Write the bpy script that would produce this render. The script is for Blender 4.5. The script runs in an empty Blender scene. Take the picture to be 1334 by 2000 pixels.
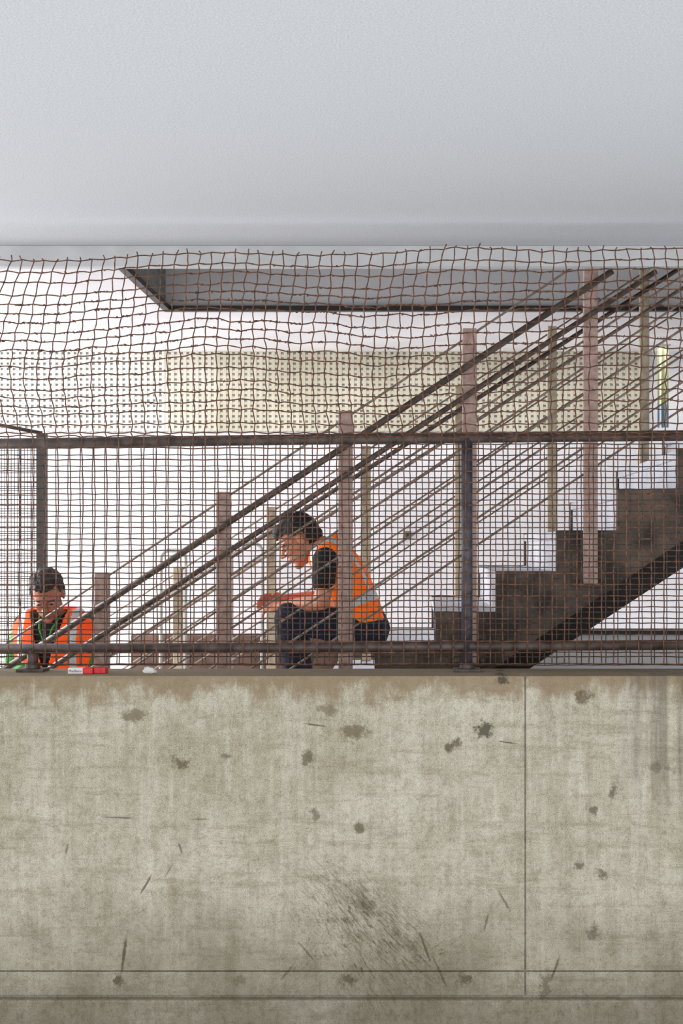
import bpy, math, random
from mathutils import Vector, Matrix, noise
random.seed(7)
F=2700.0; CX=820.0; CY=1065.0; EYE=1.95
def W(px,py,d): return Vector(((px-CX)/F*d, d, EYE+(CY-py)/F*d))
def lin(c):
    o=[]
    for v in c:
        v/=255.0
        o.append(v/12.92 if v<=0.04045 else ((v+0.055)/1.055)**2.4)
    return (o[0],o[1],o[2],1)
# ---------------------------------------------------------------- materials
def mat(name,c1,c2=None,scale=20,rough=0.7,metal=0.0,bump=0.0,detail=4,stretch=(1,1,1),lo=0.35,hi=0.65,glow=0):
    m=bpy.data.materials.new(name); m.use_nodes=True
    nt=m.node_tree; b=nt.nodes['Principled BSDF']
    b.inputs['Roughness'].default_value=rough; b.inputs['Metallic'].default_value=metal
    if c2 is None: c2=tuple(int(v*0.88) for v in c1)
    g=nt.nodes.new('ShaderNodeNewGeometry'); mp=nt.nodes.new('ShaderNodeMapping')
    mp.inputs['Scale'].default_value=stretch
    nt.links.new(g.outputs['Position'],mp.inputs['Vector'])
    n=nt.nodes.new('ShaderNodeTexNoise'); n.inputs['Scale'].default_value=scale; n.inputs['Detail'].default_value=detail
    nt.links.new(mp.outputs['Vector'],n.inputs['Vector'])
    r=nt.nodes.new('ShaderNodeValToRGB')
    r.color_ramp.elements[0].position=lo; r.color_ramp.elements[1].position=hi
    r.color_ramp.elements[0].color=lin(c1); r.color_ramp.elements[1].color=lin(c2)
    nt.links.new(n.outputs['Fac'],r.inputs['Fac']); nt.links.new(r.outputs['Color'],b.inputs['Base Color'])
    if bump>0:
        bp=nt.nodes.new('ShaderNodeBump'); bp.inputs['Strength'].default_value=bump; bp.inputs['Distance'].default_value=0.01
        nt.links.new(n.outputs['Fac'],bp.inputs['Height']); nt.links.new(bp.outputs['Normal'],b.inputs['Normal'])
    if glow:
        b.inputs['Emission Color'].default_value=lin(c1); b.inputs['Emission Strength'].default_value=glow  # self-glow added to lift the colour, not a light source
    return m
M_ceil=mat('ceiling_paint',(212,215,221),(194,197,204),scale=160,rough=0.85,bump=0.2,detail=3)
M_white=mat('white_wall_paint',(232,231,234),(216,215,220),scale=1.5,rough=0.8)
M_lip=mat('trim_paint',(208,209,211),(196,197,199),scale=8,rough=0.7)
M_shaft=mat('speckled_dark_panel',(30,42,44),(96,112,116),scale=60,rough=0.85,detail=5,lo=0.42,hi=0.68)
M_shaftl=mat('shaft_side_paint',(150,150,142),(120,122,116),scale=30)
M_dark=mat('dark_steel',(36,29,26),(50,41,36),scale=20,rough=0.5)
M_screen=mat('beige_block',(212,207,189),(194,188,167),scale=3,rough=0.85)
M_screen_glare=mat('beige_block_glare',(228,226,219),(216,213,204),scale=3,rough=0.85)  # same blocks as the beige ones, daylight overexposure painted into the colour
M_screen_half_glare=mat('beige_block_half_glare',(219,215,202),(206,201,185),scale=3,rough=0.85)  # in-between tone of the beige blocks, daylight falloff put into the colour
M_post=mat('mauve_painted_steel',(184,156,146),(152,124,114),scale=30,rough=0.6,bump=0.1)
M_post2=mat('beige_painted_steel',(204,190,162),(170,155,130),scale=30,rough=0.6)
M_hand=mat('dark_handrail',(98,82,72),(60,49,43),scale=25,rough=0.35)
M_rod=mat('rod_steel',(156,140,126),(120,104,92),scale=40,rough=0.4,metal=0.1)
M_string=mat('rusty_stringer',(110,92,80),(46,37,32),scale=9,rough=0.7,bump=0.3,detail=10,lo=.3,hi=.66)
M_beam=mat('dark_carriage',(48,40,36),(32,26,23),scale=9,rough=0.7)
M_step=mat('step_paint',(214,216,224),(194,197,206),scale=6,rough=0.7)
M_brown=mat('brown_low_wall',(146,116,102),(112,90,78),scale=12,rough=0.8,detail=8)
M_pipe=mat('fence_pipe',(92,78,72),(52,40,36),scale=22,rough=0.5,bump=0.2,detail=8)
M_pipe2=mat('slate_pipe',(84,82,92),(56,54,62),scale=22,rough=0.5,bump=0.2,detail=8)
M_wire=mat('rusty_wire',(122,84,64),(66,45,35),scale=60,rough=0.8,detail=3)
M_wire2=mat('dull_wire',(86,76,68),(52,45,40),scale=60,rough=0.8,detail=3)
M_floor=mat('floor_concrete',(170,165,150),(140,134,120),scale=4,rough=0.85,detail=8)
M_skin=mat('skin_tan',(224,152,120),(204,130,100),scale=25,rough=0.55)
M_skin2=mat('skin_ruddy',(196,120,94),(168,98,77),scale=25,rough=0.55)
M_lips=mat('lip_skin',(150,84,74),rough=0.5)
M_orange=mat('orange_vest',(255,116,10),(255,94,4),scale=20,rough=0.75,bump=0.3,glow=.22)  # slight emission added so the vest reads brighter behind the mesh
M_orange2=mat('red_orange_vest',(255,92,18),(255,72,10),scale=20,rough=0.75,bump=0.3,glow=.22)  # emission added here too, brightens the second vest
M_refl=mat('reflective_tape',(216,219,222),(195,198,204),scale=50,rough=0.35)
M_black=mat('black_cotton',(34,34,40),(22,22,27),scale=30,rough=0.9,bump=0.3)
M_navy=mat('navy_trousers',(36,40,60),(22,26,42),scale=20,rough=0.9,bump=0.4)
M_hair=mat('dark_hair',(38,29,25),(16,13,11),scale=120,rough=0.6,bump=0.8)
M_shoe=mat('work_boot',(60,48,40),(40,32,28),scale=30)
M_eye=mat('eye_white',(200,190,182)); M_iris=mat('eye_iris',(30,22,18))
M_green=mat('green_cloth',(70,170,62),(44,130,46),scale=40)
M_red=mat('packet_red',(216,40,38),(200,28,30),scale=10,rough=0.4)
M_paper=mat('white_paper',(236,234,230),(220,218,214),scale=20)
M_tube=mat('white_tube',(205,205,200),(185,185,180),scale=20,rough=0.4)
M_yel=mat('yellow_green_cloth',(222,224,190),(206,212,172),scale=10)
M_blu=mat('blue_cloth',(184,200,208),(166,186,198),scale=10)

# concrete material
def concrete():
    m=bpy.data.materials.new('stained_concrete'); m.use_nodes=True
    nt=m.node_tree; N=nt.nodes; L=nt.links; b=N['Principled BSDF']; b.inputs['Roughness'].default_value=0.85
    g=N.new('ShaderNodeNewGeometry')
    def noi(scale,detail=6,st=(1,1,1),rough=0.6,dist=0,loc=(0,0,0)):
        mp=N.new('ShaderNodeMapping'); mp.inputs['Scale'].default_value=st; mp.inputs['Location'].default_value=loc; L.new(g.outputs['Position'],mp.inputs['Vector'])
        n=N.new('ShaderNodeTexNoise'); n.inputs['Scale'].default_value=scale; n.inputs['Detail'].default_value=detail
        n.inputs['Roughness'].default_value=rough; n.inputs['Distortion'].default_value=dist
        L.new(mp.outputs['Vector'],n.inputs['Vector']); return n
    def mr(src,a,b_,c=0.0,d=1.0):
        n=N.new('ShaderNodeMapRange'); n.inputs[1].default_value=a; n.inputs[2].default_value=b_; n.inputs[3].default_value=c; n.inputs[4].default_value=d
        L.new(src,n.inputs[0]); return n.outputs[0]
    def mth(op,a,b_):
        n=N.new('ShaderNodeMath'); n.operation=op
        for i,v in enumerate((a,b_)):
            if isinstance(v,(int,float)): n.inputs[i].default_value=v
            else: L.new(v,n.inputs[i])
        return n.outputs[0]
    def mix(fac,ca,cb):
        n=N.new('ShaderNodeMix'); n.data_type='RGBA'
        if isinstance(fac,(int,float)): n.inputs[0].default_value=fac
        else: L.new(fac,n.inputs[0])
        for i,c in ((6,ca),(7,cb)):
            if isinstance(c,tuple): n.inputs[i].default_value=c
            else: L.new(c,n.inputs[i])
        return n.outputs[2]
    big=noi(2.2,8); med=noi(9,12,rough=0.75); st=noi(10,6,st=(1,1,0.12)); fine=noi(55,6,rough=0.85); hs=noi(9,8,st=(0.35,1,3.0),rough=.7)
    grain=noi(240,3,rough=.9); blot=noi(26,8,rough=.75,loc=(3,1,2)); st2=noi(38,5,st=(1,1,0.07),rough=.7)
    col=mix(mr(big.outputs['Fac'],0.36,0.66),lin((190,184,166)),lin((158,151,129)))
    col=mix(mr(med.outputs['Fac'],0.5,0.70,0,0.6),col,lin((132,120,94)))
    col=mix(mr(st.outputs['Fac'],0.5,0.72,0,0.45),col,lin((212,207,194)))
    col=mix(mr(st2.outputs['Fac'],0.52,0.70,0,0.35),col,lin((216,212,200)))
    col=mix(mr(st2.outputs['Fac'],0.46,0.30,0,0.3),col,lin((120,110,86)))
    col=mix(mr(hs.outputs['Fac'],0.52,0.66,0,0.5),col,lin((130,120,94)))
    col=mix(mr(blot.outputs['Fac'],0.50,0.66,0,0.4),col,lin((108,97,73)))
    col=mix(mr(blot.outputs['Fac'],0.45,0.30,0,0.4),col,lin((212,208,194)))
    col=mix(mr(fine.outputs['Fac'],0.5,0.64,0,0.45),col,lin((98,89,67)))
    col=mix(mr(grain.outputs['Fac'],0.5,0.62,0,0.42),col,lin((60,54,41)))
    col=mix(mr(grain.outputs['Fac'],0.5,0.38,0,0.28),col,lin((238,235,224)))
    sep=N.new('ShaderNodeSeparateXYZ'); L.new(g.outputs['Position'],sep.inputs[0])
    nt1=noi(11,9,st=(1,1,0.5),rough=.72)
    e=mth('ADD',sep.outputs[2],mr(nt1.outputs['Fac'],0.3,0.7,-0.085,0.085))
    col=mix(mr(e,1.33,1.40,0,0.75),col,lin((126,104,75)))
    e2=mth('SUBTRACT',sep.outputs[2],mr(big.outputs['Fac'],0.3,0.7,-0.3,0.3))
    col=mix(mr(e2,0.7,0.1,0,0.5),col,lin((106,99,77)))
    dn=noi(14,5,st=(1,1,0.06))
    rr=mth('MULTIPLY',mr(sep.outputs[0],0.76,0.86),mr(dn.outputs['Fac'],0.45,0.6,0,0.5))
    rr=mth('MULTIPLY',rr,mr(sep.outputs[2],0.85,1.1))
    col=mix(rr,col,lin((84,75,66)))
    warp=noi(26,9,rough=.8)
    def spot(px,py,rx,ry,ang,s,c,edge=0.5,wamp=2.0):
        nonlocal col
        p=W(px,py,5.4)
        mp=N.new('ShaderNodeMapping'); mp.vector_type='TEXTURE'
        mp.inputs['Location'].default_value=(p.x,5.4,p.z)
        mp.inputs['Rotation'].default_value=(0,math.radians(ang),0)
        mp.inputs['Scale'].default_value=(rx/500.0,1,ry/500.0)
        L.new(g.outputs['Position'],mp.inputs['Vector'])
        ln=N.new('ShaderNodeVectorMath'); ln.operation='LENGTH'; L.new(mp.outputs['Vector'],ln.inputs[0])
        a=mth('ADD',ln.outputs['Value'],mr(warp.outputs['Fac'],0.3,0.7,-wamp/2,wamp/2))
        msk=mr(a,1.0,1.0-edge,0,s)
        col=mix(msk,col,lin(c))
    D=(84,72,50); D2=(102,89,65)
    for t in [(265,1398,30,13,0,.75,D2),(350,1487,18,15,0,.8,D),(600,1480,15,17,0,.75,D),(692,1430,26,18,0,.8,D2),(882,1456,22,10,-25,.85,D),
              (945,1428,19,24,20,.92,(76,71,57)),(638,1385,24,14,0,.65,D2),(1145,1362,20,15,-20,.75,D),(1196,1549,10,15,20,.75,D),(1158,1583,12,10,0,.75,D),
              (617,1592,10,15,0,.65,D),(702,1620,13,13,0,.75,D),(1130,1690,11,9,0,.75,D),(1178,1708,16,12,0,.75,D),(1158,1822,18,16,0,.65,D),(232,1914,16,13,0,.85,D),
              (465,1914,18,10,0,.55,D2),(682,1914,17,13,0,.75,D),(905,1914,19,13,0,.75,D),(1066,1925,13,28,10,.6,D),(440,1475,10,8,0,.7,D),(980,1327,14,9,0,.85,(60,50,42)),
              (1290,1500,44,8,5,.45,(84,76,68)),(715,1765,45,18,42,.5,D),(790,1840,50,14,48,.4,D)]:
        spot(*t)
    for t in [(242,1865,4,48,8,.8),(285,1728,3,26,30,.8),(615,1416,26,2,8,.8),(990,1450,24,2,8,.8),(830,1850,3,36,-20,.7),(1085,1890,3,28,20,.7),(235,1597,40,2,2,.7),(390,1600,26,2,0,.5),(352,1655,3,14,-20,.7),(130,1660,3,14,10,.6),
              (985,1760,3,30,-30,.6),(950,1800,3,24,15,.6),(600,1860,30,3,50,.6),(560,1900,28,3,-50,.5),(860,1900,3,40,-25,.6),(330,1700,20,2,-60,.4)]:
        spot(*t,(70,59,41),0.5,0.9)
    for (px,py,ang,sx,sy,st1,st2_,th) in ((730,1810,46,200,95,3.4,11,.50),(680,1850,62,190,100,3.0,9,.54),(840,1870,-30,90,70,2.6,7,.55),(600,1880,-50,90,50,2.6,7,.56)):
        mp=N.new('ShaderNodeMapping'); mp.vector_type='TEXTURE'
        p=W(px,py,5.4)
        mp.inputs['Location'].default_value=(p.x,5.4,p.z); mp.inputs['Rotation'].default_value=(0,math.radians(ang),0); mp.inputs['Scale'].default_value=(sx/500,1,sy/500)
        L.new(g.outputs['Position'],mp.inputs['Vector'])
        ln=N.new('ShaderNodeVectorMath'); ln.operation='LENGTH'; L.new(mp.outputs['Vector'],ln.inputs[0])
        mp2=N.new('ShaderNodeMapping'); mp2.inputs['Scale'].default_value=(st1,1,st2_); L.new(mp.outputs['Vector'],mp2.inputs['Vector'])
        nn=N.new('ShaderNodeTexNoise'); nn.inputs['Scale'].default_value=2.0; nn.inputs['Detail'].default_value=9; nn.inputs['Roughness'].default_value=.75; nn.inputs['Distortion'].default_value=1.0
        L.new(mp2.outputs['Vector'],nn.inputs['Vector'])
        hm=mth('MULTIPLY',mr(ln.outputs['Value'],1.1,0.3),mr(nn.outputs['Fac'],th,th+.07,0,.75))
        col=mix(hm,col,lin((78,67,46)))
    nb=noi(40,7,st=(1,1,0.5),rough=.75)
    hb=mth('MULTIPLY',mr(sep.outputs[2],0.34,0.2),mr(nb.outputs['Fac'],0.52,0.68,0,.5))
    col=mix(hb,col,lin((80,72,52)))
    v=noi(160,2); col=mix(mr(v.outputs['Fac'],0.68,0.74,0,.8),col,lin((54,48,38)))
    L.new(col,b.inputs['Base Color'])
    bp=N.new('ShaderNodeBump'); bp.inputs['Strength'].default_value=0.4; bp.inputs['Distance'].default_value=0.006
    L.new(med.outputs['Fac'],bp.inputs['Height']); L.new(bp.outputs['Normal'],b.inputs['Normal'])
    return m
M_conc=concrete()

# ---------------------------------------------------------------- mesh builder
class MB:
    def __init__(s): s.v=[]; s.f=[]
    def box(s,x0,x1,y0,y1,z0,z1):
        n=len(s.v)
        s.v+= [Vector(p) for p in ((x0,y0,z0),(x1,y0,z0),(x1,y1,z0),(x0,y1,z0),(x0,y0,z1),(x1,y0,z1),(x1,y1,z1),(x0,y1,z1))]
        for q in ((0,3,2,1),(4,5,6,7),(0,1,5,4),(1,2,6,5),(2,3,7,6),(3,0,4,7)): s.f.append(tuple(n+i for i in q))
        return s
    def rings(s,R,cap=True):
        n=len(s.v); k=len(R[0])
        for r in R: s.v+=r
        for i in range(len(R)-1):
            for j in range(k):
                a=n+i*k+j; b_=n+i*k+(j+1)%k
                s.f.append((a,b_,b_+k,a+k))
        if cap:
            s.f.append(tuple(n+j for j in reversed(range(k)))); s.f.append(tuple(n+(len(R)-1)*k+j for j in range(k)))
        return s
    def tube(s,pts,r,n=8):
        pts=[Vector(p) for p in pts]; R=[]; up=None
        for i,p in enumerate(pts):
            t=(pts[min(i+1,len(pts)-1)]-pts[max(i-1,0)])
            if t.length<1e-9: t=Vector((0,0,1))
            t.normalize()
            if up is None:
                up=Vector((0,1,0)) if abs(t.y)<0.9 else Vector((1,0,0))
            a=(up-t*up.dot(t)); a.normalize(); b_=t.cross(a); up=a
            rr=r[i] if isinstance(r,(list,tuple)) else r
            R.append([p+(a*math.cos(2*math.pi*j/n)+b_*math.sin(2*math.pi*j/n))*rr for j in range(n)])
        return s.rings(R)
    def cap(s,p0,r0,p1,r1,n=14):
        p0=Vector(p0);p1=Vector(p1); d=(p1-p0); 
        if d.length<1e-6: d=Vector((0,0,1e-4))
        t=d.normalized(); P=[];Rr=[]
        for k in range(1,6):
            a=math.pi/2*k/6; P.append(p0-t*r0*math.cos(a)); Rr.append(r0*math.sin(a))
        P.append(p0);Rr.append(r0);P.append(p1);Rr.append(r1)
        for k in range(1,6):
            a=math.pi/2*k/6; P.append(p1+t*r1*math.sin(a)); Rr.append(r1*math.cos(a))
        return s.tube(P,Rr,n)
    def ell(s,c,rad,A,n=18):
        c=Vector(c); R=[]
        for i in range(1,12):
            th=math.pi*i/12
            R.append([c+A[0]*rad[0]*math.sin(th)*math.cos(2*math.pi*j/n)+A[1]*rad[1]*math.sin(th)*math.sin(2*math.pi*j/n)+A[2]*rad[2]*math.cos(th) for j in range(n)])
        return s.rings(R)
    def build(s,name,m,parent=None,origin=None,smooth=False,bevel=0):
        me=bpy.data.meshes.new(name)
        if parent is not None: o=parent.location.copy()
        elif origin is not None: o=Vector(origin)
        else:
            xs=[v.x for v in s.v]; ys=[v.y for v in s.v]; zs=[v.z for v in s.v]
            o=Vector(((min(xs)+max(xs))/2,(min(ys)+max(ys))/2,min(zs)))
        me.from_pydata([tuple(v-o) for v in s.v],[],s.f)
        me.materials.append(m); me.update()
        ob=bpy.data.objects.new(name,me); bpy.context.scene.collection.objects.link(ob)
        if parent is not None: ob.parent=parent
        else: ob.location=o
        if smooth:
            for p in me.polygons: p.use_smooth=True
        if bevel:
            bm=ob.modifiers.new('b','BEVEL'); bm.width=bevel; bm.segments=2; bm.limit_method='ANGLE'
        return ob
def empty(name,loc,label,cat,group=None):
    e=bpy.data.objects.new(name,None); e.empty_display_size=0.1; e.location=loc
    bpy.context.scene.collection.objects.link(e); e['label']=label; e['category']=cat
    if group: e['group']=group
    return e
def tag(o,label,cat,group=None):
    o['label']=label; o['category']=cat
    if group: o['group']=group
    return o
def struct(o,label=None,cat=None):
    o['kind']='structure'
    if label: o['label']=label; o['category']=cat or 'wall'
    return o

# ---------------------------------------------------------------- setting
struct(MB().box(-6,6,-1,10.1,-0.1,0).build('floor',M_floor),'grey concrete floor','floor')
struct(MB().box(-6,6,10.0,10.15,0,3.35).build('wall_back',M_white),'white painted back wall behind the stairs','wall')
struct(MB().box(4.6,4.75,6.2,10.0,0,3.35).build('wall_right',M_white),'white painted side wall','wall')
CL='smooth pale grey ceiling beside the stair opening'
struct(MB().box(-6,6,0.5,6.08,3.256,3.6).build('ceiling',M_ceil),CL,'ceiling')
struct(MB().box(-6,6,8.13,10.15,3.35,3.6).build('ceiling_far',M_white),CL,'ceiling')
struct(MB().box(-6,-1.5,6.08,8.13,3.35,3.6).build('ceiling_left',M_white),CL,'ceiling')
struct(MB().box(4,6,6.08,8.13,3.35,3.6).build('ceiling_right',M_white),CL,'ceiling')
struct(MB().box(-6,6,6.02,6.08,3.165,3.256).build('trim_1',M_lip,bevel=0.004),'pale downstand strip along the ceiling','trim')
struct(MB().box(-1.5,4,8.135,8.2,3.35,4.6).build('wall_opening_far',M_shaft),'dark speckled blue-grey side of the stair opening','wall')
struct(MB().box(-1.56,-1.5,6.085,8.2,3.6,4.6).box(-1.505,-1.495,6.085,8.13,3.352,3.6).build('wall_opening_side',M_shaftl),'grey side of the stair opening','wall')
struct(MB().box(-1.56,4,6.0,8.2,4.6,4.65).build('ceiling_opening',M_shaftl),'grey upper lining of the stair opening','ceiling')
struct(MB().box(-1.5,4,6.0,6.06,3.6,4.6).build('wall_opening_near',M_shaftl),'grey near side of the stair opening','wall')
struct(MB().box(-1.5,4,8.085,8.135,3.322,3.352).build('trim_2',M_dark),'dark steel edge of the stair opening','trim')
struct(MB().box(-1.5,-1.46,6.085,8.085,3.322,3.352).build('trim_4',M_dark),'dark steel edge of the stair opening','trim')
# parapet
gx=W(1026,1500,5.4).x; gz=W(667,1897,5.4).z; g=0.0028
w=MB(); w.box(-6,6,5.412,5.72,0,1.436)
for (a,b_) in ((-6,gx-g),(gx+g,6)):
    w.box(a,b_,5.4,5.42,gz+g*0.7,1.44); w.box(a,b_,5.4,5.42,0.19,gz-g*0.7)
w.box(-6,6,5.415,5.72,1.43,1.44)
struct(w.build('wall_parapet',M_conc,bevel=0.003),'stained board-marked concrete parapet wall with joints','wall')
struct(MB().box(-6,6,5.375,5.415,0,0.18).build('baseboard_parapet',M_conc,bevel=0.004),'dirty concrete plinth at the base of the wall','baseboard')
struct(MB().box(-1.8,0.08,8.6,8.75,0,1.393).build('wall_low_brown',M_brown,bevel=0.01),'low reddish brown wall beyond the stairs','wall')
struct(MB().box(0.08,4.6,8.9,9.1,0,1.38).build('wall_low_white',M_white,bevel=0.01),'low white wall beyond the stairs','wall')
struct(MB().box(0.08,4.6,8.87,9.12,1.38,1.402).build('trim_3',M_dark),'dark cap on the low wall','trim')
# perforated block screen
cw=.044; ch=.038; z1=3.345; z0=2.775
def screen(pa,pb,m_,lab):
    s=MB(); x0=W(pa,0,9.9).x; x1=W(pb,0,9.9).x
    nx=int((x1-x0)/cw); nz=int((z1-z0)/ch)
    for i in range(nx+1): s.box(x0+i*cw,x0+i*cw+.024,9.978,9.996,z0,z1)
    for j in range(nz+1): s.box(x0,x0+nx*cw+.024,9.980,9.996,z0+j*ch,z0+j*ch+.021)
    o=tag(s.build('perforated_block_screen',m_),lab,'screen'); o['kind']='structure'
screen(420,1262,M_screen,'beige perforated block screen high on the white wall')
screen(318,422,M_screen_half_glare,'perforated block screen high on the wall, half glare painted in')
screen(-60,318,M_screen_glare,'perforated block screen high on the wall, glare painted in')

# ---------------------------------------------------------------- stairs
RUN=.271; RISE=.183; X0=.0804; Z0=1.647
st=empty('staircase',(X0-9*RUN,7.15,0),'straight staircase with brown sawtooth steel stringers and pale steps','staircase')
for k in range(-8,8):
    xa=X0+k*RUN; z=Z0+k*RISE
    MB().box(xa-.012,xa+RUN+.01,6.225,8.075,z-.04,z).build('tread',M_step,st,bevel=.004)
    MB().box(xa,xa+.02,6.225,8.075,z-RISE,z-.04).build('riser',M_step,st)
def stringer(y0,y1,off=0.0):
    top=[]
    for k in range(-8,8):
        xa=X0+k*RUN-.012; z=Z0+k*RISE+off
        top.append((xa,z-RISE)); top.append((xa,z))
    top.append((X0+8*RUN,Z0+7*RISE+off))
    lo=lambda x: max(0.0,1.927+.675*(x-1.109))
    m=MB(); pts=[(x,z,lo(x)) for (x,z) in top]
    for i in range(len(pts)-1):
        a=pts[i]; b_=pts[i+1]
        if abs(b_[0]-a[0])<1e-6: continue
        n=len(m.v)
        for (x,zt,zl) in (a,b_):
            zt=a[1]
            m.v+=[Vector((x,y0,zl)),Vector((x,y0,zt)),Vector((x,y1,zt)),Vector((x,y1,zl))]
        for q in ((0,1,5,4),(1,2,6,5),(2,3,7,6),(3,0,4,7),(0,3,2,1),(4,5,6,7)): m.f.append(tuple(n+j for j in q))
    return m
stringer(6.17,6.22,.004).build('stringer',M_string,st)
stringer(8.08,8.13,.004).build('stringer',M_string,st)
m=MB(); xa,xb=-1.5,2.2
f=lambda x,o: 1.784+.675*(x-1.235)+o
m.v=[Vector(p) for p in ((xa,6.8,max(0,f(xa,0))),(xb,6.8,f(xb,0)),(xb,6.8,f(xb,.2)),(xa,6.8,f(xa,.2)),(xa,7.0,max(0,f(xa,0))),(xb,7.0,f(xb,0)),(xb,7.0,f(xb,.2)),(xa,7.0,f(xa,.2)))]
m.f=[(0,1,2,3),(5,4,7,6),(1,5,6,2),(4,0,3,7),(3,2,6,7),(4,5,1,0)]
m.build('carriage_beam',M_beam,st)

# ---------------------------------------------------------------- railings
dN=6.12; sN=F/dN
ra=empty('stair_railing',(W(200,0,dN).x,dN,0.3),'mauve steel stair railing posts with dark handrails and rods','railing')
for px in (-38,200,437,675,917,1153,1391):
    top=1118-.6635*(px-200)
    if px>=1153: top=500
    a=W(px,top,dN); zb=W(px,1140+.6635*(1153-px),dN).z
    MB().box(a.x-.031,a.x+.031,dN-.022,dN+.022,zb,a.z).build('post',M_post,ra,bevel=.004)
    br=MB().box(a.x-.075,a.x+.075,dN+.024,6.169,zb-.015,zb+.13)
    for bx in (-.055,.055):
        for bz in (.012,.1):
            br.cap((a.x+bx,dN+.012,zb+bz),.011,(a.x+bx,dN+.03,zb+bz),.011,8)
    br.build('bracket',M_string,ra,bevel=.002)
def slope_line(x,off,base,x0_,sl): return base-sl*(x-x0_)+off
def rail(parent,name,d,off,base,x0_,sl,rpx,m,dy=0,xa=-60,xb=1420):
    a=W(xa,slope_line(xa,off,base,x0_,sl),d); b_=W(xb,slope_line(xb,off,base,x0_,sl),d); a.y=b_.y=d+dy
    zl=(3.5 if dy==0 else 3.155) if d<7 else 9
    if b_.z>zl: b_=a+(b_-a)*((zl-a.z)/(b_.z-a.z))
    MB().tube([a,b_],rpx/F*d,10).build(name,m,parent,smooth=True)
rail(ra,'handrail',dN,66,1118,200,.655,6.5,M_hand,-.045)
rail(ra,'handrail',dN,122,1118,200,.655,5.5,M_hand,-.038)
for o in (14,172,224,276,328,380,432): rail(ra,'rod',dN,o,1118,200,.6635,2.3,M_rod,.0)
dF_=8.0
rb=empty('stair_railing',(W(348,0,dF_).x,dF_,.5),'beige steel stair railing posts with brown rails','railing')
for px in (348,530,715,898,1078,1258):
    top=990-.643*(px-530); a=W(px,top,dF_)
    k=math.floor((a.x-X0+.012)/RUN); zb=Z0+k*RISE
    MB().box(a.x-.027,a.x+.027,dF_-.02,dF_+.02,zb+.001,min(a.z,3.6)).build('post',M_post2,rb,bevel=.004)
rail(rb,'handrail',dF_,48,990,530,.643,4.5,M_hand,-.04,200,1400)
rail(rb,'handrail',dF_,90,990,530,.643,3.6,M_rod,-.036,200,1400)
for o in (10,130,170,210,250,290): rail(rb,'rod',dF_,o,990,530,.643,1.7,M_rod,0,200,1400)

# ---------------------------------------------------------------- fence
dF=5.60; q=F/dF
fe=empty('guard_fence',(W(912,0,dF).x,dF,1.44),'brown painted pipe guard fence with rusty wire mesh on the parapet','fence')
MB().tube([W(-160,869,dF),W(700,857,dF),W(1500,849,dF)],10.5/q,14).build('top_rail',M_pipe,fe,smooth=True)
MB().tube([W(-160,1268,dF),W(700,1264,dF),W(1500,1258,dF)],10/q,14).build('bottom_rail',M_pipe,fe,smooth=True)
a=W(912,856,dF); b_=W(912,1310,dF)
MB().tube([(a.x,dF,a.z),(a.x,dF,1.45)],11/q,14).build('post',M_pipe2,fe,smooth=True)
a2=W(64,1266,dF); MB().tube([(a2.x,dF,a2.z),(a2.x,dF,1.45)],10.5/q,14).build('post',M_pipe,fe,smooth=True)
for xx in (a.x,a2.x):
    MB().box(xx-.055,xx+.055,dF-.05,dF+.05,1.44,1.452).tube([(xx,dF,1.452),(xx,dF,1.475)],.03,14).build('base_flange',M_pipe,fe,bevel=.002)
def nz_(x,y,s,seed): return noise.noise(Vector((x/s+seed*13.1,y/s-seed*7.7,seed*3.3)))
def wiresheet(xs,ys,warp,d,r,seed,crimp,bulge,jit,spikes=False):
    m=MB()
    def P(u,v,du=0,dv=0):
        x,y=warp(u,v); x+=du; y+=dv
        p=W(x,y,dF); p.y=d+bulge*nz_(u,v,160,seed+5); return p
    for i,u in enumerate(xs):
        pts=[]
        for j in range(len(ys)*2-1):
            v=ys[j//2] if j%2==0 else (ys[j//2]+ys[j//2+1])/2
            k=1 if v<860 else .3
            c_=crimp*k*(1 if (i+j//2)%2 else -1) if j%2==0 else 0
            pts.append(P(u,v,c_+jit*k*nz_(u*3,v*3,30,seed),0))
        if spikes:
            e=pts[0]; pts.insert(0,e+Vector((random.uniform(-.012,.012),0,random.uniform(.004,.022))))
        m.tube(pts,r,4)
    for j,v in enumerate(ys):
        pts=[]
        k=1 if v<860 else .3
        for i in range(len(xs)*2-1):
            u=xs[i//2] if i%2==0 else (xs[i//2]+xs[i//2+1])/2
            c_=crimp*k*(1 if (j+i//2)%2 else -1) if i%2==0 else 0
            pts.append(P(u,v,0,c_+jit*k*nz_(u*3,v*3,30,seed+1)))
        m.tube(pts,r,4)
    return m
def topy(u):
    pk=[(-100,512),(31,512),(130,514),(300,503),(445,496),(600,503),(740,500),(880,487),(1050,494),(1303,490),(1450,490)]
    for (a,b_),(c_,d_) in zip(pk,pk[1:]):
        if u<=c_: 
            t=(u-a)/(c_-a); return b_+(d_-b_)*t
    return 490
def warpA(u,v):
    t=(v-497)/355.0
    ty=topy(u)
    y=v+(ty-497)*max(0,1-t)
    if t<1.0:
        s_=math.sin(math.pi*max(0,t))
        lw=math.exp(-max(0,u)/420.0)
        x=u-34*s_*lw + 8*s_*math.sin(u/170.0)+6*nz_(u,v,110,2)
        x+= 30*(1-t)*lw
        y+= 9*s_*math.sin(u/120.0+1)+9*nz_(u,v,90,3)*s_
    else:
        k=max(0,1-(t-1)*5)
        x=u+(.6+2*k)*nz_(u,v,110,2); y=v+(.8+3*k)*nz_(u,v,90,3)
    return x,y
ysA=[497]; 
while ysA[-1]<838: ysA.append(ysA[-1]+random.choice((17,19,22,24)))
ysA.append(855)
while ysA[-1]<1280: ysA.append(ysA[-1]+22)
xsA=[-75+24*i for i in range(61)]
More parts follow.
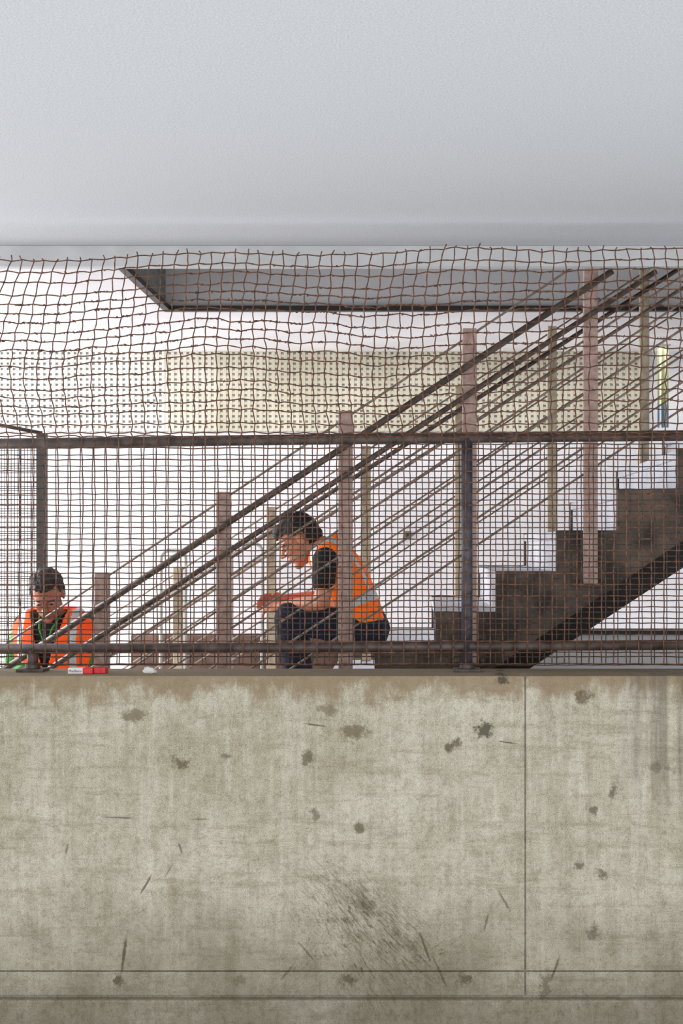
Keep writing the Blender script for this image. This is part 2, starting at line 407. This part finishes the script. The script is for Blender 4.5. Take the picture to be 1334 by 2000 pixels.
wiresheet(xsA,ysA,warpA,5.562,.0025,1,1.3,.03,1.6,True).build('wire_mesh',M_wire,fe)['label']='tall sagging rusty wire mesh with frayed top'
def warpB(u,v): return u+1.0*nz_(u,v,70,7), v+1.0*nz_(u,v,80,8)
wiresheet([-63+24*i for i in range(61)],[866+22*j for j in range(20)]+[1300],warpB,5.632,.0021,4,1.1,.006,.8).build('wire_mesh',M_wire2,fe)['label']='fine dull wire mesh below the top rail'
m=MB()
for _ in range(1100):
    u=random.uniform(-40,1380); v=random.choice(ysA[1:16]); 
    if random.random()<.5: v=random.choice(ysA[4:10])
    x,y=warpA(u,v); p=W(x,y,dF); p.y=5.562+.03*nz_(u,v,160,6)
    dlt=Vector((random.uniform(-.009,.009),random.uniform(-.004,.004),random.uniform(-.006,.006)))
    m.tube([p-dlt,p,p+dlt],[.001,.0042,.001],5)
m.build('rust_clump',M_wire,fe)['kind']='stuff'

# partition post and mesh
P0=W(82,846,8.9)
pp=empty('mesh_partition',(P0.x,8.9,0),'dark steel post with a fine wire mesh partition panel','partition')
MB().box(P0.x-.03,P0.x+.03,8.87,8.93,0,P0.z).build('post',M_dark,pp,bevel=.003)
m=MB(); xl=W(-60,0,8.9).x
for i in range(26): 
    x=P0.x-.03-i*.021
    if x>xl: m.tube([(x,8.9,0.3),(x,8.9,P0.z-.03)],.0024,4)
for j in range(80):
    m.tube([(xl,8.9,0.3+j*.029),(P0.x,8.9,0.3+j*.029)],.0024,4)
m.build('mesh_panel',M_wire2,pp)
MB().tube([(xl,8.9,P0.z+.09),(P0.x,8.9,P0.z)],.012,8).build('top_bar',M_dark,pp,smooth=True)

# white tubular frames beyond the stairs
for (xa_,xb_,yt) in ((314,362,1075),(452,512,1062)):
    a=W(xa_,yt,8.4); b_=W(xb_,yt,8.4); r=.05
    pts=[(a.x,8.4,0)]
    for k in range(7):
        t=math.pi-math.pi/2*k/6; pts.append((a.x+r+r*math.cos(t),8.4,a.z-r+r*math.sin(t)))
    for k in range(7):
        t=math.pi/2-math.pi/2*k/6; pts.append((b_.x-r+r*math.cos(t),8.4,a.z-r+r*math.sin(t)))
    pts.append((b_.x,8.4,0))
    o=MB().tube(pts,.012,8).build('tubular_barrier',M_tube,smooth=True)
    tag(o,'white bent-tube barrier hoop standing behind the stairs','barrier','white barrier hoops')
p=W(795,1045,9.98)
e=empty('wall_socket',(p.x,9.98,p.z-.04),'small dark socket on the white wall','socket')
MB().box(p.x-.03,p.x+.03,9.975,9.999,p.z-.03,p.z+.03).build('faceplate',M_rod,e,bevel=.004)
MB().cap((p.x,9.973,p.z),.014,(p.x,9.98,p.z),.014,10).build('outlet',M_dark,e)
m=MB(); m2=MB()
def cloth(m,pa,pb,ya,yb,ph):
    n=len(m.v); K=12
    for i in range(K+1):
        for yy in (ya,yb):
            p=W(pa+(pb-pa)*i/K,yy,9.3); p.y+=.02*math.sin(i*1.3+ph); m.v.append(p)
    for i in range(K): m.f.append((n+2*i,n+2*i+2,n+2*i+3,n+2*i+1))
cc=empty('hanging_banner',(W(1294,0,9.3).x,9.3,W(0,830,9.3).z),'yellow-green and pale blue cloth banner hanging by the wall','banner')
cloth(m,1284,1306,676,790,0); cloth(m2,1284,1306,790,835,0)
m.build('cloth',M_yel,cc,smooth=True); m2.build('cloth',M_blu,cc,smooth=True)
a=W(1280,674,9.3); b_=W(1310,674,9.3)
MB().tube([(a.x,9.3,a.z),(b_.x,9.3,a.z)],.006,8).tube([((a.x+b_.x)/2,9.3,a.z),((a.x+b_.x)/2,9.3,3.35)],.003,6).build('hanging_rod',M_tube,cc)

# packets on the parapet
def packet(pa,pb,y,rot,label,text):
    L_=(pb-pa)/490.0; x=(W((pa+pb)/2,0,y).x); e=empty('cigarette_packet',(x,y,1.44),label,'cigarette packet','cigarette packets')
    h=.023; d=.055
    MB().box(x-L_/2,x+L_*(.1),y-d/2,y+d/2,1.4405,1.4405+h).build('carton',M_paper if text else M_red,e,bevel=.002)
    MB().box(x+L_*(.1),x+L_/2,y-d/2,y+d/2,1.4405,1.4405+h).build('lid',M_red,e,bevel=.002)
    if text:
        cu=bpy.data.curves.new('lettering','FONT'); cu.body='Marlboro'; cu.size=.0135; cu.align_x='CENTER'; cu.extrude=.0004
        t=bpy.data.objects.new('lettering_tmp',cu); bpy.context.scene.collection.objects.link(t)
        bpy.context.view_layer.update()
        me=bpy.data.meshes.new_from_object(t.evaluated_get(bpy.context.evaluated_depsgraph_get())); bpy.data.objects.remove(t)
        t=bpy.data.objects.new('lettering',me); bpy.context.scene.collection.objects.link(t)
        me.materials.clear(); me.materials.append(M_dark)
        t.parent=e; t.location=(-L_*.2,-d/2-.0006,.008); t.rotation_euler=(math.radians(90),0,0)
packet(136,184,5.50,0,'white and red cigarette packet lying on the parapet',True)
packet(186,209,5.515,0,'small red cigarette packet lying beside another on the parapet',False)
m=MB(); p=W(292,1313,5.49); 
AX=(Vector((1,0,0)),Vector((0,1,0)),Vector((0,0,1)))
m.ell((p.x,5.49,1.452),(.024,.018,.012),AX)
for v in m.v:
    k=1+.5*noise.noise(v*90); v.x=p.x+(v.x-p.x)*k; v.z=max(1.4402,1.452+(v.z-1.452)*k*1.2)
tag(m.build('crumpled_paper',M_paper),'crumpled scrap of white paper on the parapet','paper scrap')

# ---------------------------------------------------------------- people
def remesh(mb,voxel,smooth=4):
    me=bpy.data.meshes.new('t'); me.from_pydata([tuple(v) for v in mb.v],[],mb.f)
    ob=bpy.data.objects.new('t',me); bpy.context.scene.collection.objects.link(ob)
    r=ob.modifiers.new('r','REMESH'); r.mode='VOXEL'; r.voxel_size=voxel
    s_=ob.modifiers.new('s','SMOOTH'); s_.iterations=smooth; s_.factor=.5
    bpy.context.view_layer.update()
    dg=bpy.context.evaluated_depsgraph_get()
    out=bpy.data.meshes.new_from_object(ob.evaluated_get(dg))
    V=[v.co.copy() for v in out.vertices]; Fc=[tuple(p.vertices) for p in out.polygons]
    bpy.data.objects.remove(ob); return V,Fc
def piece(mb,name,mats,parent,voxel=.005,smooth=4,keep=None,midx=None,solid=0,disp=None):
    V,Fc=remesh(mb,voxel,smooth)
    if disp: V=[disp(v) for v in V]
    if keep: Fc=[f_ for f_ in Fc if keep(sum((V[i] for i in f_),Vector())/len(f_))]
    used=sorted({i for f_ in Fc for i in f_}); mp={i:k for k,i in enumerate(used)}
    o=parent.location
    me=bpy.data.meshes.new(name); me.from_pydata([tuple(V[i]-o) for i in used],[],[tuple(mp[i] for i in f_) for f_ in Fc])
    for m_ in mats: me.materials.append(m_)
    for p in me.polygons:
        p.use_smooth=True
        if midx: p.material_index=midx(p.center+o)
    ob=bpy.data.objects.new(name,me); bpy.context.scene.collection.objects.link(ob); ob.parent=parent
    if solid:
        sm=ob.modifiers.new('s','SOLIDIFY'); sm.thickness=solid; sm.offset=1
    return ob
def torso(mb,pts,a,b_,side,sc=1.0,add=0.0,n=24):
    R=[]
    for i,p in enumerate(pts):
        t=(pts[min(i+1,len(pts)-1)]-pts[max(i-1,0)]).normalized()
        fr=side.cross(t).normalized(); A=a[i]*sc+add; B=b_[i]*sc+add
        R.append([p+side*A*math.copysign(abs(math.cos(w))**.8,math.cos(w))+fr*B*math.copysign(abs(math.sin(w))**.9,math.sin(w)) for w in [2*math.pi*j/n for j in range(n)]])
    mb.rings(R)
def chain(mb,pts,rs,add=0):
    for i in range(len(pts)-1): mb.cap(pts[i],rs[i]+add,pts[i+1],rs[i+1]+add)
def head(mb,c,A):
    f_,s_,u=A; P=lambda a,b_,d: c+f_*a+s_*b_+u*d
    mb.ell(P(-.012,0,.034),(.096,.073,.088),A); mb.ell(P(.026,0,-.042),(.064,.055,.076),A); mb.ell(P(.064,0,-.098),(.026,.026,.022),A)
    mb.ell(P(.070,0,.022),(.020,.048,.012),A)
    mb.cap(P(.084,0,.012),.007,P(.112,0,-.022),.011)
    for k in (-1,1):
        mb.ell(P(.100,k*.011,-.026),(.011,.008,.008),A)
        mb.ell(P(.058,k*.033,-.022),(.026,.021,.024),A)
        mb.ell(P(-.006,k*.074,-.004),(.018,.008,.031),A)
    mb.ell(P(.086,0,-.056),(.012,.024,.006),A); mb.ell(P(.083,0,-.068),(.012,.021,.007),A)
def hand(mb,w,d,n,t,curl=.5,spread=.0225,add=0):
    d=d.normalized(); n=(n-d*n.dot(d)).normalized(); t=(t-d*t.dot(d)-n*t.dot(n)).normalized()
    mb.ell(w+d*.045,(.052,.039+add,.016+add),(d,t,n)); mb.ell(w+d*.07,(.026,.042+add,.013+add),(d,t,n)); mb.cap(w-d*.02,.025+add,w+d*.02,.024+add)
    for i,(L_,o) in enumerate(((.070,1.5),(.080,.5),(.074,-.5),(.056,-1.5))):
        p=w+d*(.082-.004*abs(o))+t*o*spread; ang=.12+.05*i; rr=.0092+add
        dirb=d+t*o*.06
        for sgm in (.45,.32,.23):
            ang+=curl*(.8+.1*i)
            q_=p+(dirb*math.cos(ang)+n*math.sin(ang))*L_*sgm*1.05
            mb.cap(p,rr,q_,rr*.9,10); p=q_; rr*=.9
    p=w+d*.022+t*.03; q1=p+(d*.6+t*.65+n*.35).normalized()*.042; q2=q1+(d*.85+t*.2+n*.5).normalized()*.032
    mb.cap(p,.014+add,q1,.011+add,10); mb.cap(q1,.011+add,q2,.009+add,10)
def face_bits(parent,c,A):
    f_,s_,u=A
    for k in (-1,1):
        m=MB(); e=c+f_*.0745+s_*k*.030+u*.000; m.ell(e,(.0115,.0115,.0055),A,14)
        ob=m.build('eye',M_eye,parent,smooth=True); ob.data.materials.append(M_iris)
        for p in ob.data.polygons:
            if ((p.center+parent.location)-e).normalized().dot((f_*.9-u*.25).normalized())>.68: p.material_index=1
        MB().tube([c+f_*.084+s_*k*.014+u*.018,c+f_*.087+s_*k*.030+u*.022,c+f_*.072+s_*k*.047+u*.017],[.002,.0034,.0018],8).build('eyebrow',M_hair,parent,smooth=True)
def hairpiece(parent,c,A,front,tall,shortback=-.07,tuft=1.0):
    f_,s_,u=A
    m=MB(); m.ell(c+f_*(-.016)+u*.036,(.102,.080,.090+tall),A,24); m.ell(c-f_*.035+u*.0,(.083,.076,.085),A,24); m.ell(c+f_*.03+u*(.085+tall*.4),(.06,.053,.032+tall*.3),A,20)
    def keep(p):
        r=p-c; a=r.dot(f_); b_=abs(r.dot(s_)); d=r.dot(u)
        lim=shortback if a<-.03 else (-.012 if a<.012 else (.03 if a<.035 else front))
        lim+=.012*noise.noise(p*70)
        if a<.022 and a>-.035 and b_>.06 and d<.03: return False
        return d>lim
    def disp(p):
        r=(p-c); k=noise.noise(Vector((r.dot(f_)*22,r.dot(s_)*70,r.dot(u)*45)))
        return p+r.normalized()*.011*k*tuft
    return piece(m,'hair',[M_hair],parent,.005,2,keep,None,.004,disp)
def boot(parent,ank,toe,floorz):
    d=(toe-ank); d.z=0; d.normalize(); s_=Vector((-d.y,d.x,0)); u=Vector((0,0,1)); A=(d,s_,u)
    m=MB(); b0=Vector((ank.x,ank.y,floorz))
    m.ell(b0+u*.04-d*.02,(.055,.042,.045),A); m.ell(b0+d*.07+u*.035,(.09,.043,.04),A); m.ell(b0+d*.13+u*.03,(.055,.045,.034),A); m.cap(b0+u*.05,.045,b0+u*.15,.05)
    piece(m,'boot',[M_shoe],parent,.006,3,None,None,0,lambda v:Vector((v.x,v.y,max(v.z,floorz+.001))))

# ---- seated worker
D0=6.75
def R(px,py,dy=0):
    p=W(px,py,D0); p.y+=dy; return p
pr=empty('person',R(728,1262),'person in orange vest sitting hunched on the stairs','person'); 
side=Vector((0,1,0))
tp=[R(716,1240),R(706,1215),R(695,1180),R(679,1144),R(661,1112),R(646,1086),R(634,1068)]
ta=[.15,.165,.148,.162,.175,.168,.085]; tb=[.09,.102,.094,.100,.102,.090,.06]
def mkR(k):
    sh=R(640,1093,k*.17); el=R(636,1172,k*.225); wr=R(552,1184,k*.07)
    if k==1: wr=R(546,1172,.06)
    hip=R(714,1228,k*.09); kn=R(570,1202,k*.14); an=R(588,1376,k*.12)
    return sh,el,wr,hip,kn,an
b=MB(); torso(b,tp,ta,tb,side,.93)
hf=Vector((-math.cos(math.radians(34)),-.12,-math.sin(math.radians(34)))).normalized(); hs=Vector((0,1,0)); hs=(hs-hf*hs.dot(hf)).normalized()
hu=hs.cross(hf).normalized()
if hu.z<0: hu=-hu
HA=(hf,hs,hu); hc=R(584,1056)
head(b,hc,HA); b.cap(R(636,1072),.062,hc-hf*.03-hu*.04,.054)
slv=MB(); torso(slv,tp,ta,tb,side,.97)
trs=MB()
trs.ell(R(718,1228),(.110,.170,.110),(Vector((1,0,0)),Vector((0,1,0)),Vector((0,0,1))))
for k in (-1,1):
    sh,el,wr,hip,kn,an=mkR(k)
    chain(b,[sh,sh.lerp(el,.4),el],[.052,.048,.038]); chain(b,[el,el.lerp(wr,.3),wr],[.039,.04,.027])
    hand(b,wr,(wr-el).normalized()+Vector((-.2,0,.12)),Vector((0,-k*.7,-.7)),Vector((-.1,-k*.5,.8)),.34)
    chain(b,[hip,kn],[.082,.058]); chain(b,[kn,kn.lerp(an,.3),an],[.055,.055,.036])
    chain(slv,[sh,sh.lerp(el,.3),sh.lerp(el,.55)],[.062,.058,.056])
    chain(trs,[hip,hip.lerp(kn,.5),kn],[.096,.086,.071]); chain(trs,[kn,kn.lerp(an,.4),an.lerp(kn,.1)],[.072,.066,.056])
    boot(pr,an,R(530,1376,k*.12),Z0-3*RISE)
lipc=hc+hf*.09-hu*.062
piece(b,'body',[M_skin,M_lips],pr,.0042,3,None,lambda p:1 if (p-lipc).length<.019 and (p-lipc).dot(hf)>0 else 0)
piece(slv,'shirt',[M_black],pr,.006,4,lambda p:(p-hc).length>.10)
sitz=Z0-RISE+.001
def trdisp(v):
    v=v+Vector((1,.3,.5))*.006*noise.noise(v*18)
    if v.x>X0-RUN-.012: v.z=max(v.z,sitz)
    return v
piece(trs,'trousers',[M_navy],pr,.006,4,None,None,0,trdisp)
v_=MB(); torso(v_,tp[:6]+[R(630,1062)],[x+.004 for x in ta[:6]]+[.12],[x+.010 for x in tb[:6]]+[.085],side,1.05)
spine=[p for p in tp]
def tpar(p):
    best=None
    for i in range(len(spine)-1):
        a=spine[i]; d=spine[i+1]-a; t=max(0,min(1,(p-a).dot(d)/d.length_squared)); dd=(p-a-d*t).length
        if best is None or dd<best[0]: best=(dd,i+t)
    return best[1]
vR_mid=lambda p: 1 if (1.95<tpar(p)<2.3 or (.10<abs(p.y-D0)<.128 and tpar(p)>2.3)) else 0
def keepvR(p):
    t=tpar(p)
    if (p-hc).length<.13: return False
    if abs(p.y-D0)>.172 and t>4.2: return False
    return t>.15
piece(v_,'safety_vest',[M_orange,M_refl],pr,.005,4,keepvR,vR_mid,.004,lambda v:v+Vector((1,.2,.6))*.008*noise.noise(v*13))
face_bits(pr,hc,HA); hairpiece(pr,hc,HA,.062,.006,-.045,.8)

# ---- standing worker
def Q(px,py,dy=0):
    p=W(px,py,6.75); p.y+=dy; return p
pl=empty('person',(-1.80,6.75,Z0-8*RISE),'person in orange vest standing on the stairs looking down','person')
side=Vector((1,-.12,0)).normalized()
hipc=Q(108,1440,.03)
tp=[hipc+Vector((0,0,-.05)),hipc+Vector((0,0,.04)),Q(107,1370,.03),Q(106,1310,.02),Q(106,1262,.0),Q(106,1220,.0),Q(105,1195,-.02)]
ta=[.15,.165,.145,.16,.175,.17,.07]; tb=[.10,.112,.10,.11,.112,.09,.06]
b=MB(); torso(b,tp,ta,tb,side,.93)
pit=math.radians(33); hf=Vector((.10,-math.cos(pit),-math.sin(pit))).normalized(); hs=Vector((1,0,0)); hs=(hs-hf*hs.dot(hf)).normalized(); hu=hs.cross(hf)
if hu.z<0: hu=-hu
hu.normalize(); HA=(hf,hs,hu); hc=Q(103,1160,-.10)
head(b,hc,HA); b.cap(Q(105,1200,-.02),.06,hc-hf*.03-hu*.05,.055)
slv=MB(); torso(slv,tp,ta,tb,side,.97); trs=MB(); trs.ell(hipc,(.175,.125,.13),AX)
glv=[]
fz=[Z0-8*RISE,Z0-7*RISE]; fx=[-1.925,-1.70]
for i,k in enumerate((-1,1)):
    sh=Q(106+k*58,1222,.02); el=sh+Vector((k*.06,-.03,-.27)); wr=Q(58 if k<0 else 150,1302 if k<0 else 1345,-.24)
    chain(b,[sh,sh.lerp(el,.4),el],[.050,.046,.038]); chain(b,[el,el.lerp(wr,.3),wr],[.039,.038,.027])
    hd=(wr-el).normalized()+Vector((-k*.5,-.2,0)); hn=Vector((-k*.3,.4,-.8)); ht=Vector((-k*.3,-.2,.9))
    hand(b,wr,hd,hn,ht,.4)
    gm=MB(); hand(gm,wr,hd,hn,ht,.4,.0225,.0025)
    glv.append(gm)
    hip=hipc+Vector((k*.085,0,-.03)); an=Vector((fx[i],6.76,fz[i]+.09)); kn=hip.lerp(an,.5)+Vector((0,-.05-.10*i,0))
    chain(b,[hip,kn],[.083,.057]); chain(b,[kn,kn.lerp(an,.3),an],[.055,.054,.036])
    chain(slv,[sh,sh.lerp(el,.35),sh.lerp(el,.7)],[.062,.062,.058])
    chain(trs,[hip,hip.lerp(kn,.5),kn],[.098,.086,.070]); chain(trs,[kn,kn.lerp(an,.4),an.lerp(kn,.1)],[.070,.064,.056])
    boot(pl,an,an+Vector((0,-.2,0)),fz[i])
lipc2=hc+hf*.09-hu*.062
piece(b,'body',[M_skin2,M_lips],pl,.0042,3,None,lambda p:1 if (p-lipc2).length<.019 and (p-lipc2).dot(hf)>0 else 0)
shz=Q(0,1218).z
piece(slv,'shirt',[M_black,M_green],pl,.006,4,lambda p:(p-hc).length>.115,lambda p:1 if (abs((p-tp[4]).dot(side))>.165 and p.z<shz) else 0)
piece(trs,'trousers',[M_navy],pl,.006,4)
for gm in glv: piece(gm,'glove',[M_green],pl,.004,2)
def keepvL(p):
    if (p-hc).length<.125: return False
    r=p-tp[5]; z=p.z
    if p.y<tp[4].y-.02:
        w=.012+max(0,(z-tp[3].z-.02))*.30
        if z>tp[3].z-.0 and abs(r.dot(side))<w: return False
    return z>hipc.z-.04
def midL(p):
    s_=abs((p-tp[5]).dot(side))
    if .115<s_<.145: return 1
    if tp[2].z-.03<p.z<tp[2].z+.03: return 1
    return 0
v_=MB(); torso(v_,tp[:6]+[Q(105,1190,-.01)],ta[:2]+[x+.02 for x in ta[2:4]]+[.195,.195]+[.13],[x+.012 for x in tb[:6]]+[.08],side,1.05)
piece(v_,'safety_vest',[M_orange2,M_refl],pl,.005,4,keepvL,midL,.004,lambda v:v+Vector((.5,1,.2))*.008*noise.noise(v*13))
face_bits(pl,hc,HA); hairpiece(pl,hc,HA,.078,-.006,-.05,.9)
MB().tube([Q(84,1200,-.06),Q(92,1225,-.135),Q(104,1262,-.15),Q(116,1225,-.135),Q(126,1200,-.06)],.005,6).build('lanyard',M_green,pl,smooth=True)

# ---------------------------------------------------------------- lights
w=bpy.data.worlds.new('world'); bpy.context.scene.world=w; w.use_nodes=True
bg=w.node_tree.nodes['Background']; bg.inputs[0].default_value=(.91,.95,1,1); bg.inputs[1].default_value=1.0
def area(name,loc,rot,sx,sy,e,col=(1,1,1)):
    l=bpy.data.lights.new(name,'AREA'); l.shape='RECTANGLE'; l.size=sx; l.size_y=sy; l.energy=e; l.color=col
    o=bpy.data.objects.new(name,l); o.location=loc; o.rotation_euler=rot; bpy.context.scene.collection.objects.link(o); return o
area('fill_lamp_front',(0,-3.5,2.6),(math.radians(88),0,0),9,4,270,(1,.98,.95))  # added fill light behind the camera, stands for no real lamp
area('daylight_lamp_side',(-5.5,8.0,2.0),(math.radians(90),0,math.radians(-90)),4,2.4,290,(1,.99,1))
area('fill_lamp_stair',(0.8,9.3,3.28),(0,0,0),5,.5,22,(1,.99,.97))  # added fill, no fixture here; brightens the wall below the stair
area('fill_lamp_ceiling_rear',(-0.5,9.4,.1),(math.radians(180),0,0),8,.8,50,(1,.99,1))  # invented fill on the back floor to whiten the far ceiling
area('fill_lamp_ceiling',(0,2.9,.12),(math.radians(180),0,0),10,4,125,(.95,.98,1))  # invented fill near the floor, brightens the near ceiling from below

cam=bpy.data.cameras.new('camera'); co=bpy.data.objects.new('camera',cam); bpy.context.scene.collection.objects.link(co)
co.location=(0,0,EYE); co.rotation_euler=(math.radians(90),0,0)
cam.sensor_fit='VERTICAL'; cam.sensor_height=36; cam.sensor_width=24; cam.lens=F/2000*36
cam.shift_x=-(CX-667)/2000; cam.shift_y=(CY-1000)/2000
bpy.context.scene.camera=co
bpy.context.scene.view_settings.view_transform='Standard'
bpy.context.scene.view_settings.look='None'
